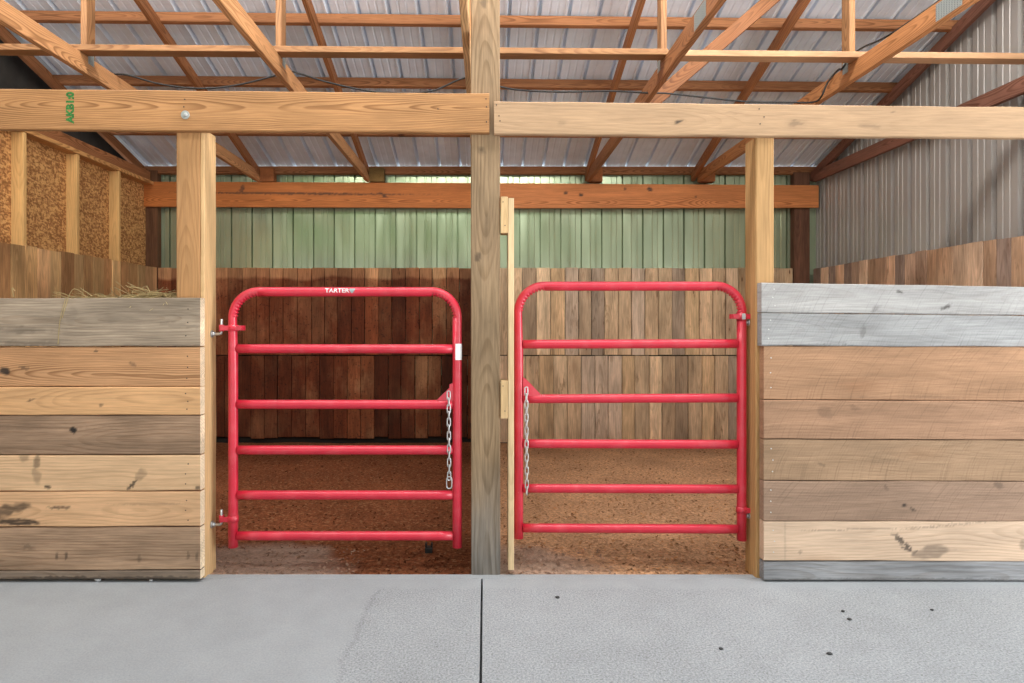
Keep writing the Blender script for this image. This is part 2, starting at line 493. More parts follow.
# loose shavings on the dirt
mb = MB()
for i in range(16000):
    x = random.uniform(XL + .1, XR - .1); y = .05 + 3.5 * random.random() ** 1.5
    if abs(x) < .1: continue
    r = random.uniform(.003, .010)
    an = random.uniform(0, 6.28)
    z = .004 + .012 * mnoise.noise((x * 2.2, y * 2.2, 0)) * min(1, (y - .04) / .3) + .006 * mnoise.noise((x * 9, y * 9, 4)) - .012 + .012 * min(1, (y - .04) / .5)
    du = Vector((math.cos(an), math.sin(an), random.uniform(-.5, .5))) * r
    dv = Vector((-math.sin(an), math.cos(an), random.uniform(-.5, .5))) * r * random.uniform(.3, .7)
    c = Vector((x, y, z + .001))
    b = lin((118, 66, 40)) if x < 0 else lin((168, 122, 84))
    g = random.choice((.4, .65, .9, 1.1, 1.4))
    if y < .42 and (x < -.7 or 0 < x < .7):
        b = lin((150, 120, 100)); g = random.choice((.7, .9, 1.1, 1.3))
    t = tuple(min(1, q * g) for q in b)
    vs = [mb.vert(c + a, tint=t) for a in (-du - dv, du - dv, du + dv, -du + dv)]
    mb.face(vs)
tag(mb.build('wood_shavings', M['chip'], recalc=False), 'loose wood shavings scattered over the stall dirt', 'shavings', kind='stuff')

# back wall: ribbed steel, boarded below
wb = rib_sheet('wall_back', M['wallmetal'], (-3.95, YB + .10, 0), (3.80, YB + .10, 0), (0, 0, 3.02), (0, -1, 0), phase=.02, rib=[(0, 0), (.003, 1), (.013, 1), (.018, 0)])
tag(wb, 'ribbed steel back wall with vertical planks below', 'wall')
DK = [(168, 120, 84), (150, 104, 72), (178, 132, 94), (186, 144, 104), (140, 96, 66), (160, 110, 76)]
LT = [(208, 178, 144), (198, 170, 138), (214, 186, 152), (190, 164, 136), (204, 172, 134), (194, 172, 150), (216, 184, 144)]
mb = MB()
for (x0, x1, cols) in ((XL, -.02, DK), (-.02, 3.385, LT)):
    plank_run(mb, (x0, YB), (x1, YB), .965, 1.925, (0, -1), .149, cols, wj=.06, tops=.004, bot=.004)
    plank_run(mb, (x0, YB + .003), (x1, YB + .003), .045 if x0 < -1 else .0, .96, (0, -1), .149, cols, wj=.06, bot=.03 if x0 < -1 else .01, tops=.003)
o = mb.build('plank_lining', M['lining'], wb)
for z in (-.02, .30, .63, .92, 1.25, 1.55, 1.80):
    mb = MB(); mb.box((-3.58, YB + .028, z), (3.38, YB + .07, z + .11), (.02, .016, .013))  # near-black rails added so the plank gaps read as shaded
    mb.build('dark_gap_rail', M['rough'], wb)

# right end wall
wr = rib_sheet('wall_right', M['gable'], (3.68, 3.78, 0), (3.68, .005, 0), (0, 0, 5.0), (-1, 0, 0), phase=.05)
tag(wr, 'grey-beige ribbed steel end wall with planks below', 'wall')
mb = MB()
RT = [(206, 174, 146), (196, 160, 132), (214, 182, 154), (184, 154, 132), (200, 164, 134), (146, 126, 114)]
plank_run(mb, (XR, YB), (XR, .005), .0, 1.915, (-1, 0), .14, RT, wj=.15, tops=.006)
mb.build('plank_lining', M['lining'], wr)

# left end wall: strand board on studs, planks below
mb = MB()
v = [mb.vert(p, g) for p, g in (((XL - .13, .005, 0), (0, 0, 0)), ((XL - .13, YB, 0), (3.8, 0, 0)), ((XL - .13, YB, 2.83), (3.8, 2.83, 0)), ((XL - .13, .005, 2.83), (0, 2.83, 0)))]
v2 = [mb.vert(mb.v[i] + Vector((-.012, 0, 0)), mb.gc[i]) for i in v]
mb.face(v); mb.face(v2[::-1])
for a in range(4): mb.face((v[a], v2[a], v2[(a + 1) % 4], v[(a + 1) % 4]))
wl = mb.build('wall_left', M['osb'])
tag(wl, 'strand board end wall on studs with planks below', 'wall', kind='structure')
ST = lin((222, 178, 116))
for Y in (3.70, 4.36, 5.02, 5.675, 6.315):
    mb = MB(); y = Y + CAMY
    mb.box((XL - .13, y - .038, .05), (XL - .032, y, 2.825), ST, axis=2)
    if Y > 4.9: mb.build('stud', M['pale'], wl)
mb = MB(); mb.box((XL - .13, .005, 2.825), (XL - .025, YB, 2.862), lin((214, 160, 100)), axis=1); mb.build('top_plate', M['lumber'], wl)
mb = MB()
LF = [(206, 164, 112), (190, 146, 98), (214, 174, 122), (178, 132, 88), (196, 154, 110)]
plank_run(mb, (XL, .005), (XL, YB), .0, 1.93, (1, 0), .15, LF, wj=.12, tops=.008)
mb.build('plank_lining', M['rough'], wl)
mb = MB()
mb.box((XL - .28, -.1, 2.86), (XL - .22, YB + .1, 3.02)); 
# near-black panel painted as the shade of the space beyond, following the roof
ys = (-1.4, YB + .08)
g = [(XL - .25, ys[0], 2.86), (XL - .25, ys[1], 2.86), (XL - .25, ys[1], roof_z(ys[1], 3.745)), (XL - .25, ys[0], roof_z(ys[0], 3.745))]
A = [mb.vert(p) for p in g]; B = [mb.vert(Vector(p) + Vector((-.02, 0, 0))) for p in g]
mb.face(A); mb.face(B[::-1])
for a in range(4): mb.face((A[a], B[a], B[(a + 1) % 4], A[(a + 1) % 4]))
mb.build('bay_shade_panel', M['bay_shade'], wl)

mb = MB()
plank_run(mb, (-5.1, -.1), (-5.1, -4.4), 0, 3.3, (1, 0), .2, LF, wj=.1)  # unseen boards added to cut the light from the left
mb.build('aisle_light_block', M['rough'], wl)

# partition between the two stalls (edge on behind the middle post)
mb = MB()
plank_run(mb, (-.045, .195), (-.045, YB - .03), .0, 1.9, (-1, 0), .15, DK, wj=.1)
plank_run(mb, (.045, YB - .03), (.045, .195), .0, 1.9, (1, 0), .15, LT, wj=.1)
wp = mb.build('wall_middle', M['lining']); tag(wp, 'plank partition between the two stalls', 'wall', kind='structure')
for q in range(4):
    y = .16 + q * 1.14 * .97
    mb = MB(); mb.box((-.019, y + .05, 0), (.019, y + .12, 1.88), lin((150, 112, 66)), axis=2)
    mb.build('stud', M['rough'], wp)

# roof sheeting
ca = math.cos(math.atan(RM))
y0, y1 = YB + .14, -2.6
rf = rib_sheet('ceiling', M['roof'], (3.75, y0, roof_z(y0, 3.765)), (-4.0, y0, roof_z(y0, 3.765)), (0, y1 - y0, roof_z(y1, 3.765) - roof_z(y0, 3.765)), (0, -RM, -1), phase=.11, rib=[(0, 0), (.002, 1), (.017, 1), (.034, -.30), (.046, -.26), (.052, 0)])
tag(rf, 'underside of the ribbed steel roof', 'roof')

# ------------------------------------------------------------------ roof framing
def C(c, g=1.0): return tuple(x * g for x in lin(c))
ORANGE, DEEP, PALE, PINK = (196, 144, 98), (172, 116, 76), (214, 174, 128), (196, 140, 104)

def along_x(mb, Ya, Yb, xa, xb, zf, hgt, dep, tint, tilt=0.0):
    """timber lying across the building from xa (at Ya) to xb (at Yb), zf(y)=bottom height; tilt leans it with the roof"""
    ya, yb = Ya + CAMY, Yb + CAMY
    u = Vector((0, math.sin(tilt), math.cos(tilt))) * hgt
    w = Vector((0, math.cos(tilt), -math.sin(tilt))) * dep
    a, b = Vector((xa, ya, zf(ya))), Vector((xb, yb, zf(yb)))
    mb.plank(a, b, b + u, a + u, w, tint, nu=8)

tl = math.atan(RM)
for (Ya, Yb, lab) in ((4.77, 4.87, 'roof purlin nearest the aisle, highest of the four'),
                      (5.49, 5.59, 'roof purlin second down from the aisle, just above the front header'),
                      (6.23, 6.30, 'roof purlin glimpsed directly under the front header'),
                      (6.975, 6.985, 'lowest roof purlin, at the eave above the rear header')):
    mb = MB()
    along_x(mb, Ya, Yb, -3.80, 3.66, lambda y: roof_z(y, 3.70) - .043 * ca, .086, .038, C(DEEP, .85), tl)
    tag(mb.build('roof_purlin', M['lumber']), lab, 'purlin', 'purlins under the steel roof')

ZC = 2.858   # underside of bottom chords
def truss(x, xt, lab, tints, plates, web=True, block=None, joint=False):
    t = empty('roof_truss', (x, YB - .05, ZC), lab, 'truss', 'timber roof trusses')
    cb, ct, cw = tints
    mb = MB()
    mb.plank((x - .019, YB - .03, ZC), (x - .019, -1.3, ZC), (x - .019, -1.3, ZC + .112), (x - .019, YB - .03, ZC + .112), (.038, 0, 0), cb, nu=10, flip=True)
    mb.build('bottom_chord', M['lumber'], t)
    ya, yb = YB + .04, -1.6
    za, zb = roof_z(ya, 3.63), roof_z(yb, 3.63)
    mb = MB()
    mb.plank((xt - .019, ya, za - .05), (xt - .019, yb, zb - .05), (xt - .019, yb, zb + .046), (xt - .019, ya, za + .046), (.038, 0, 0), ct, nu=10, flip=True)
    mb.build('top_chord', M['lumber'], t)
    if web:
        yw = web + CAMY
        mb = MB()
        zt = roof_z(yw, 3.58)
        mb.plank((x - .019, yw - .045, ZC + .113), (x - .019, yw - .045, zt), (x - .019, yw + .045, zt), (x - .019, yw + .045, ZC + .113), (.038, 0, 0), cw)
        mb.build('web', M['lumber'], t)
        sd = plates
        mb = MB()
        xx = x + .0195 * sd
        mb.box((min(xx, xx + .002 * sd), yw - .03, ZC + .068), (max(xx, xx + .002 * sd), yw + .03, ZC + .142), ch=.0005)
        mb.build('gusset_plate', M['plate'], t)
    if joint:
        mb = MB(); sd = plates
        xx = x + .0195 * sd; yj = joint + CAMY
        mb.box((min(xx, xx + .002 * sd), yj - .09, ZC + .012), (max(xx, xx + .002 * sd), yj + .09, ZC + .10), ch=.0005)
        mb.build('gusset_plate', M['plate'], t)
    if block:
        mb = MB()
        w, c = block
        mb.box((x + .02 if w > 0 else x + w - .02, YB - .06, ZC + .001), (x + w + .02 if w > 0 else x - .02, YB + .05, ZC + .15), c, axis=1, ch=.006)
        mb.build('heel_block', M['rough'], t)
    return t

OL = C((118, 92, 52)); BR = C((150, 92, 54))
truss(-3.67, -3.70, 'roof truss resting on top of the strand board wall', (C(DEEP), C(DEEP, .8), C(DEEP)), 1, web=None)
truss(-2.47, -2.47, 'roof truss above the green stamped mark on the front header', (C(ORANGE), C(DEEP), C(ORANGE, .62)), 1, 3.95, (.15, BR))
truss(-1.28, -1.28, 'roof truss between the stamped mark and the middle post', (C(ORANGE), C(DEEP), C(ORANGE, .62)), 1, 3.98, (.16, OL))
truss(-.105, -.105, 'roof truss mostly hidden behind the tall middle post', (C(PALE), C(DEEP), C(ORANGE)), 1, 4.0)
truss(1.13, 1.12, 'roof truss at the foot of the slanting brace', (C(DEEP, .8), C(DEEP), C(ORANGE, .62)), -1, 4.054, (.13, BR), 3.28)
truss(2.335, 2.29, 'roof truss with a large steel plate and a black cable along it', (C((176, 120, 76)), C(DEEP), C(ORANGE, .62)), -1, 4.08, (.15, BR), 3.17)
truss(3.60, 3.60, 'roof truss against the grey ribbed end wall', (C((134, 92, 76)), C((134, 92, 76)), C(DEEP)), 1, web=None)

# horizontal bracing on top of the bottom chords
ZB = ZC + .113
mb = MB()
mb.plank((-3.85, .51, ZB), (1.128, .598, ZB), (1.128, .598, ZB + .038), (-3.85, .51, ZB + .038), (0, .089, 0), C(ORANGE, .62), nu=10)
tag(mb.build('lateral_brace', M['lumber']), 'long orange brace running across the trusses', 'brace')
mb = MB()
mb.plank((1.132, .612, ZB), (3.64, .665, ZB), (3.64, .665, ZB + .038), (1.132, .612, ZB + .038), (0, .089, 0), C((184, 142, 106)), nu=8)
tag(mb.build('lateral_brace', M['pale']), 'pale brace running from the trusses to the grey end wall', 'brace')
# slanting brace
a, b = P(650, 104, 4.42), P(800, -26, 4.42)
d = (b - a).normalized(); up = Vector((-d.z, 0, d.x))
mb = MB(); h = up * .046
mb.plank(a - h, b - h, b + h, a + h, (0, .038, 0), C((140, 92, 58)), nu=6)
tag(mb.build('diagonal_brace', M['lumber']), 'slanting brace climbing between two trusses over the right-hand gate', 'brace')

# rear header on the back posts
def px_board(mb, x0, yt0, yb0, x1, yt1, yb1, Y, th, tint, **kw):
    mb.plank(P(x0, yb0, Y), P(x1, yb1, Y), P(x1, yt1, Y), P(x0, yt0, Y), (0, th, 0), tint, **kw)

def blob(lst):
    """stains: (px, py, rx, ry, angle, strength) on a face at depth Y"""
    def f(p, lst=lst):
        Y = p.y - CAMY
        px, py = CX + p.x * F / Y, CY - (p.z - EYE) * F / Y
        s = 0.0
        for (cx, cy, rx, ry, an, k) in lst:
            dx, dy = px - cx, py - cy
            sc_ = 1.6 / max(2.0, min(rx, ry) * 2)
            dx += .45 * rx * mnoise.noise((px * sc_, py * sc_, cx)); dy += .55 * ry * mnoise.noise((px * sc_, py * sc_, cy + 31))
            c, q = math.cos(an), math.sin(an)
            e = ((dx * c + dy * q) / rx) ** 2 + ((-dx * q + dy * c) / ry) ** 2
            s = max(s, k * min(1.0, 1.7 * max(0.0, 1 - e)))
        return min(1, s)
    return f

mb = MB()
px_board(mb, 140, 181.5, 206.5, 486, 183, 208, 6.925, .038, C((192, 116, 60)), nu=260, nv=26,
         stain=blob([(242, 189, 2.5, 5, .5, .7), (383, 195, 6, 1.8, .5, .8), (300, 193.5, 130, 1.3, .01, .75)]))
tag(mb.build('rear_header', M['lumber']), 'rear header with a long crack, over the left-hand stall', 'beam')
mb = MB()
px_board(mb, 486.3, 183, 208, 819, 185.2, 207.6, 6.925, .038, C((204, 130, 78)), nu=260, nv=26,
         stain=blob([(566, 193, 2.6, 1.8, 0, .9), (581, 195, 2.6, 1.8, 0, .9), (650, 189.5, 3.6, 2.4, .3, .95), (696, 197, 1.6, 1.2, 0, .7), (625, 189, 1.6, 1.6, 0, .7)]))
tag(mb.build('rear_header', M['lumber']), 'rear header with dark knots, over the right-hand stall', 'beam')

def post(name, x0, x1, y0, y1, z0, z1, tint, mat, lab, cat='post', stain=None, nu=6, dx=0.0, grp=None):
    mb = MB()
    mb.plank((x0 + dx, y0, z0), (x0, y0, z1), (x1, y0, z1), (x1 + dx, y0, z0), (0, y1 - y0, 0), tint, nu=nu, nv=16 if stain else 1, ch=.006, stain=stain, flip=True)
    return tag(mb.build(name, mat), lab, cat, grp)

post('corner_post', -3.735, -3.595, 3.666, 3.755, 0, 3.0, C((104, 72, 50)), M['rough'], 'dark corner post behind the end of the rear header, beside the strand board')
post('corner_post', 3.39, 3.565, 3.666, 3.755, 0, 2.98, C((104, 72, 56)), M['rough'], 'dark corner post beside the grey ribbed end wall')

# ------------------------------------------------------------------ front posts, headers
Yf = 3.3
pl = post('gate_post', -1.606, -1.481, 0, .148, -.02, P(0, 128, 3.3).z, C((179, 135, 90)), M['pale'], 'square post carrying the hinges of the gate with white lettering', nu=60)
def foot_tint(p):
    a, b = C((150, 126, 98)), C((128, 121, 113))
    f = max(0.0, min(1.0, (.62 - p.z + .10 * mnoise.noise((p.x * 9, p.z * 5, 2))) / .5))
    return tuple(x * (1 - f) + y * f for x, y in zip(a, b))
pc = post('gate_post', -.076, .078, .04, .19, -.02, 3.70, foot_tint, M['treated'], 'tall weathered middle post between the two gates', nu=320, stain=blob([(481, 150, 4.5, 5, 0, .35), (481, 150, 2, 2.4, 0, .6), (478, 257, 4, 6, .4, .55), (484, 3, 4, 5, 0, .5), (482, 28, 1.2, 1.2, 0, .6), (489, 322, 5, 1, -.5, .12), (470.5, 226, 1.6, 1.2, 0, .8)]), dx=.003)
pr = post('gate_post', 1.408, 1.503, 0, .14, -.03, P(0, 136, 3.3).z, C((186, 146, 98)), M['pale'], 'slim post carrying the hinges of the gate without lettering', nu=60)

mb = MB()
mb.plank((-1.4805, .002, -.02), (-1.4805, .002, P(0, 128, 3.3).z), (-1.4585, .002, P(0, 128, 3.3).z), (-1.4585, .002, -.02), (0, .143, 0), C((215, 177, 128)), nu=60, ch=.004, jit=.004, flip=True)
mb.build('jamb_board', M['pale'], pl)['label'] = 'lighter board nailed to the gate side of the post'

def bolt(parent, px, py, Y, r=.022):
    p = P(px, py, Y)
    mb = MB()
    mb.disc(p, (0, -1, 0), r, .004, 24)
    mb.disc(p, (0, -1, 0), r * .58, .013, 6)
    mb.disc(p, (0, -1, 0), r * .30, .02, 12)
    return mb.build('bolt', M['zinc'], parent)

def nails(mb, pts, Y, m=1, r=.0035):
    for (x, y) in pts:
        mb.disc(P(x, y, Y + .001), (0, -1, 0), r, .003, 8, m)

Yh = 3.26
mb = MB()
px_board(mb, -260, 86, 127.5, 490.3, 93.3, 132.6, Yh, .038, C((177, 131, 86)), nu=60, nv=4, jit=.003, ch=.005)
nails(mb, [(486, 99), (486.5, 107), (486.5, 122), (438, 109), (185, 99.5), (184, 107)], Yh)
hl = mb.build('front_header', [M['lumber'], M['dark']])
tag(hl, 'orange front header with green stamp and bolt', 'beam')
bolt(hl, 185.5, 115, Yh)
mb = MB()
px_board(mb, 493.2, 101, 134.2, 1300, 110.0, 139.3, Yh, .038, C((170, 140, 109)), nu=220, nv=16, jit=.003, ch=.005,
         stain=blob([(795, 123.5, 8, 4, 0, .42), (795, 123.5, 14, 7, 0, .10), (678, 121.5, 4.5, 2.2, 0, .9), (870, 126, 14, 2, .1, .3), (562, 123, 5, 3, 0, .2), (892, 113, 4, 1.2, -.6, .5), (735, 112, 12, 2, 0, .2)]))
nails(mb, [(496.5, 105), (499, 116), (500, 121), (759, 109), (764, 117), (760, 124)], Yh)
tag(mb.build('front_header', [M['plain'], M['dark']]), 'pale front header with an oval knot', 'beam')

# ink stamp on the header
def text_obj(name, body, size, mat, parent, M4, sx=1.0, bold=0.0, curve_fn=None):
    cu = bpy.data.curves.new(name, 'FONT')
    cu.body = body; cu.size = size; cu.align_x = 'CENTER'; cu.align_y = 'CENTER'
    cu.offset = bold; cu.extrude = .0004; cu.resolution_u = 3
    tmp = bpy.data.objects.new('tmp_text', cu)
    COL.objects.link(tmp)
    bpy.context.view_layer.update()
    dg = bpy.context.evaluated_depsgraph_get()
    me = bpy.data.meshes.new_from_object(tmp.evaluated_get(dg))
    bpy.data.objects.remove(tmp); bpy.data.curves.remove(cu)
    if curve_fn:
        bm = bmesh.new(); bm.from_mesh(me)
        bmesh.ops.triangulate(bm, faces=bm.faces)
        for _ in range(2): bmesh.ops.subdivide_edges(bm, edges=bm.edges, cuts=1)
        bm.to_mesh(me); bm.free()
    base = world_loc(parent)
    for v in me.vertices:
        co = M4 @ Vector((v.co.x * sx, v.co.y, v.co.z))
        if curve_fn: co = curve_fn(co)
        v.co = co - base
    me.materials.clear(); me.materials.append(mat)
    me.name = name
    o = bpy.data.objects.new(name, me); COL.objects.link(o); o.parent = parent
    return o
c = P(70.5, 107.5, Yh) + Vector((0, -.0006, 0))
R4 = Matrix.Translation(c) @ Matrix(((0, -1, 0, 0), (0, 0, -1, 0), (1, 0, 0, 0), (0, 0, 0, 1)))
o = text_obj('ink_stamp', 'AKB1:0', .052, M['ink'], hl, R4, sx=.98, bold=.003)
o['label'] = 'green stamped ink marking'

# pale jamb board with blocks, right of the middle post
t = empty('gate_stop', (.12, .07, 0), 'pale upright board on spacer blocks beside the tall middle post', 'jamb')
mb = MB()
px = lambda x, Y: (x - CX) * Y / F
Yj = 3.33
mb.plank(P(508.2, 570.5, Yj), P(508.2, 197.5, Yj), P(514, 197.5, Yj), P(514, 570.5, Yj), (0, .14, 0), C((222, 194, 152)), ch=.003, nu=20, flip=True)
mb.build('upright', M['pale'], t)
for (ya, yb) in ((196, 233.5), (380, 419)):
    mb = MB()
    mb.plank(P(500.7, yb, Yj), P(500.7, ya, Yj), P(507.9, ya, Yj), P(507.9, yb, Yj), (0, .09, 0), C((218, 184, 136)), ch=.003, nu=4, flip=True)
    nails(mb, [(503, ya + 6), (505, yb - 8)], Yj, r=.003)
    mb.build('block', [M['pale'], M['dark']], t)

# ------------------------------------------------------------------ boarded stall fronts
def stall_front(lab, base, rows, side):
    t = empty('stall_front', base, lab, 'boarded wall')
    for r in rows:
        (x0, yt0, yb0, x1, yt1, yb1, col, mat, blabel, stains, nl) = r
        Yb = Yf - .056 + random.uniform(-.004, .004)
        mb = MB()
        px_board(mb, x0, yt0, yb0, x1, yt1, yb1, Yb, .052, C(col), nu=320, nv=24 if stains else 3, jit=.003, ch=.004, stain=blob(stains) if stains else None, endt=lin((236, 216, 184)) if side < 0 else None)
        if nl:
            h = yb0 - yt0
            nails(mb, [(nl + random.uniform(-1.5, 1.5), yt0 + h * q) for q in (.22, .5, .78)], Yb, r=.0032)
        o = mb.build('board', [M[mat], M['dark'] if side < 0 else M['nail']], t)
        if blabel: o['label'] = blabel
    return t
XE = -240
LB = [
    (XE, 298.5, 346.3, 201, 297.8, 346.2, (163, 147, 128), 'rough', 'weathered grey-brown top board', [(20, 330, 30, 4, 0, .3), (70, 318, 8, 12, 0, .2), (120, 322, 26, 10, .2, .12), (180, 325, 25, 3, .1, .25), (30, 343, 40, 3, 0, .35)], 187),
    (XE, 347.6, 386.8, 201, 347.2, 386.4, (199, 152, 110), 'lumber', 'orange-tan board with bold grain', [(5, 371, 6, 5, .3, .95), (24, 368, 6, 2, .3, .6), (132, 364, 5, 3, .5, .5), (96, 351, 2, 1.6, 0, .8)], 187),
    (XE, 387.4, 415.2, 201, 387.0, 414.8, (219, 172, 124), 'pale', 'light tan narrow board', [(31, 400, 5, 1.3, -.3, .7), (101, 405.5, 2.4, 2, 0, .7)], 187),
    (XE, 416.0, 455.0, 201, 415.6, 454.2, (160, 132, 108), 'rough', 'grey-brown board', [(73.5, 430, 4.2, 3.4, 0, 1.0), (40, 427, 70, 3, 0, .15)], None),
    (XE, 456.0, 491.6, 201, 455.4, 490.6, (224, 186, 146), 'pale', 'pale board with a dark streak', [(37, 462, 4, 7, 0, .6), (37, 477, 6, 9, 0, .35), (47, 486.5, 3.5, 2.6, 0, .9), (132, 485, 8, 2.2, -.9, .9), (141, 475, 8, 5, -.9, .35), (198, 488, 3, 3, 0, .7), (24, 457, 6, 5, .6, .4)], 187),
    (XE, 492.6, 527.8, 201, 491.6, 526.2, (224, 180, 138), 'pale', 'tan board with black smears', [(10, 509, 24, 6, -.2, .75), (18, 522, 26, 4, .02, .9), (60, 507.5, 14, 1.8, 0, .8), (-20, 515, 30, 9, 0, .8), (150, 504, 40, 1.6, 0, .2), (110, 512, 10, 5, .3, .1)], 187),
    (XE, 529.2, 571.6, 201, 527.2, 569.6, (175, 145, 119), 'rough', 'dull brown board', [(57, 556, 2, 4, .1, .6), (66, 556, 2, 4.5, 0, .7), (139, 559, 2.4, 5, 0, .4), (188, 556, 2, 5, 0, .5), (197, 556, 2, 6, 0, .5), (28, 547, 8, 3, .3, .35), (170, 550, 40, 14, 0, .1)], None),
    (XE, 572.4, 579.0, 201, 570.6, 579.2, (150, 132, 116), 'rough', 'thin splashed kick board at floor level', [(60, 579, 60, 3, 0, .7), (150, 579, 60, 3, 0, .6)], None),
]
sl = stall_front('stall front of tan and brown boards with hay showing above it', (-2.6, -.03, 0), LB, -1)
for (x, y) in ((98, 578.5), (150, 578.5), (112, 579.5), (156, 579.5)):
    pass
RB = [
    (760.8, 282.6, 312.2, 1250, 290.5, 317.5, (166, 164, 162), 'sawn', 'silver-grey top board', [(900, 292, 5, 1.6, .3, .8), (946, 307, 7, 2.4, -.5, .7), (875, 309, 6, 2.4, -.6, .3)], 774),
    (760.9, 313.0, 345.7, 1250, 318.2, 347.4, (157, 157, 157), 'sawn', 'silver-grey second board', [(863, 333, 3, 8, .1, .3), (800, 345, 60, 1.2, 0, .5)], 769),
    (763, 346.2, 399.2, 1250, 348.0, 402.5, (166, 129, 100), 'sawn', 'wide tan-pink saw-marked board', [(1000, 360, 30, 7, .1, .1), (910, 397, 60, 2, 0, .25)], 770),
    (763, 400.2, 438.8, 1250, 403.0, 440.6, (163, 128, 102), 'sawn', 'reddish-tan saw-marked board', [(825, 412, 10, 6, .4, .25), (855, 408, 8, 3, .3, .25)], None),
    (763, 439.6, 480.4, 1250, 441.2, 482, (161, 132, 105), 'sawn', 'tan saw-marked board', [(822, 465, 5, 2, .6, .35)], 772),
    (763, 481.2, 521.0, 1250, 482.6, 521.5, (156, 129, 109), 'sawn', 'mauve-tan saw-marked board', [(904, 505, 3, 2, 0, .9), (912, 509, 5, 1.5, .6, .7), (886, 488, 2, 4, -.5, .4), (998, 485, 6, 4, .5, .4), (910, 500, 30, 16, 0, .12)], 772),
    (763, 521.6, 560.6, 1250, 521.8, 562, (209, 181, 155), 'pale', 'cream board with a dark knot scar', [(905, 545, 20, 3, .72, .8), (933, 552, 22, 7, -.15, .5), (860, 529, 60, .9, -.03, .4), (950, 525, 60, .9, -.1, .35), (785, 541, 1.5, 25, 0, .2), (800, 552, 2, 2, 0, .4), (1023, 545, 4, 5, 0, .4)], 773),
    (763, 562.0, 580.4, 1250, 560.6, 581, (150, 150, 152), 'rough', 'grey kick board at floor level', [(900, 579.5, 150, 1.6, 0, .4)], None),
]
sr = stall_front('stall front topped by two silver-grey boards', (2.4, -.03, 0), RB, 1)
for x0 in (-2.95, -3.55):
    mb = MB(); mb.box((x0, .0, 0), (x0 + .14, .14, 1.42), C((200, 160, 110)), axis=2)
    mb.build('backing_post', M['pale'], sl)
mb = MB()
mb.box((3.42, .0, 0), (3.55, .14, 1.5), C((200, 160, 110)), axis=2)
mb.build('backing_post', M['pale'], sr)

# ------------------------------------------------------------------ gates
def gate(lab, x0, x1, ztop, rails, zbl, zbr, Ya, Yb, hinge_left, base):
    """x0,x1: photo columns of the upright centre lines; rails: photo rows of rail centres"""
    t = empty('farm_gate', base, lab, 'gate', 'red tube gates')
    Yx = lambda x: Ya + (Yb - Ya) * (x - x0) / (x1 - x0)
    G = lambda x, y: P(x, y, Yx(x))
    R, rr = 26.0, .0250
    pts, cen = [], []
    def line(xa, ya, xb, yb, n):
        for i in range(n):
            pts.append(G(xa + (xb - xa) * i / n, ya + (yb - ya) * i / n)); cen.append(None)
    def arc(cx, cy, a0, a1, n):
        for i in range(n + 1):
            a = math.radians(a0 + (a1 - a0) * i / n)
            pts.append(G(cx + R * math.cos(a), cy - R * math.sin(a))); cen.append(G(cx, cy))
    line(x0, zbl, x0, ztop + R, 6)
    arc(x0 + R, ztop + R, 180, 90, 44)
    line(x0 + R, ztop, x1 - R, ztop, 10)
    arc(x1 - R, ztop + R, 90, 0, 44)
    line(x1, ztop + R, x1, zbr, 6)
    pts.append(G(x1, zbr)); cen.append(None)
    def rf(i, d, p, r):
        if cen[i] is None: return r
        inw = (cen[i] - p).normalized().dot(d)
        if inw < .2: return r
        return r - .0065 * inw * (1 if (i // 2) % 2 else 0)      # pinched wrinkles inside the bends
    mb = MB(); mb.tube(pts, rr, 20, rfun=rf)
    mb.build('frame_tube', M['red'], t)
    for (ya, yb) in rails:
        mb = MB()
        n = 14
        path = [G(x0 + (x1 - x0) * (.02 + .96 * i / n), ya + (yb - ya) * i / n) for i in range(n + 1)]
        fl = lambda i, d, p, r: r * (1 - .10 * abs(d.y)) if i in (0, n) else r
        mb.tube(path, .0242, 16, rfun=fl)
        mb.build('rail', M['red'], t)
    return t, G

# gate with lettering
lg, G = gate('red tube gate with small white lettering on its top tube', 233.2, 457.2, 291.8,
             [(348.7, 348.9), (404.3, 404.5), (450.0, 450.0), (495.0, 495.0), (535.7, 535.7)], 547, 547, 3.385, 3.385, True, (-.74, .085, .13))
rg, G2 = gate('red tube gate without lettering, on the slim post', 518.6, 741.6, 286.2,
              [(344.2, 343.6), (398.8, 398.0), (443.6, 444.4), (488.2, 489.0), (527.9, 529.0)], 538, 540, 3.43, 3.39, False, (.77, .11, .15))

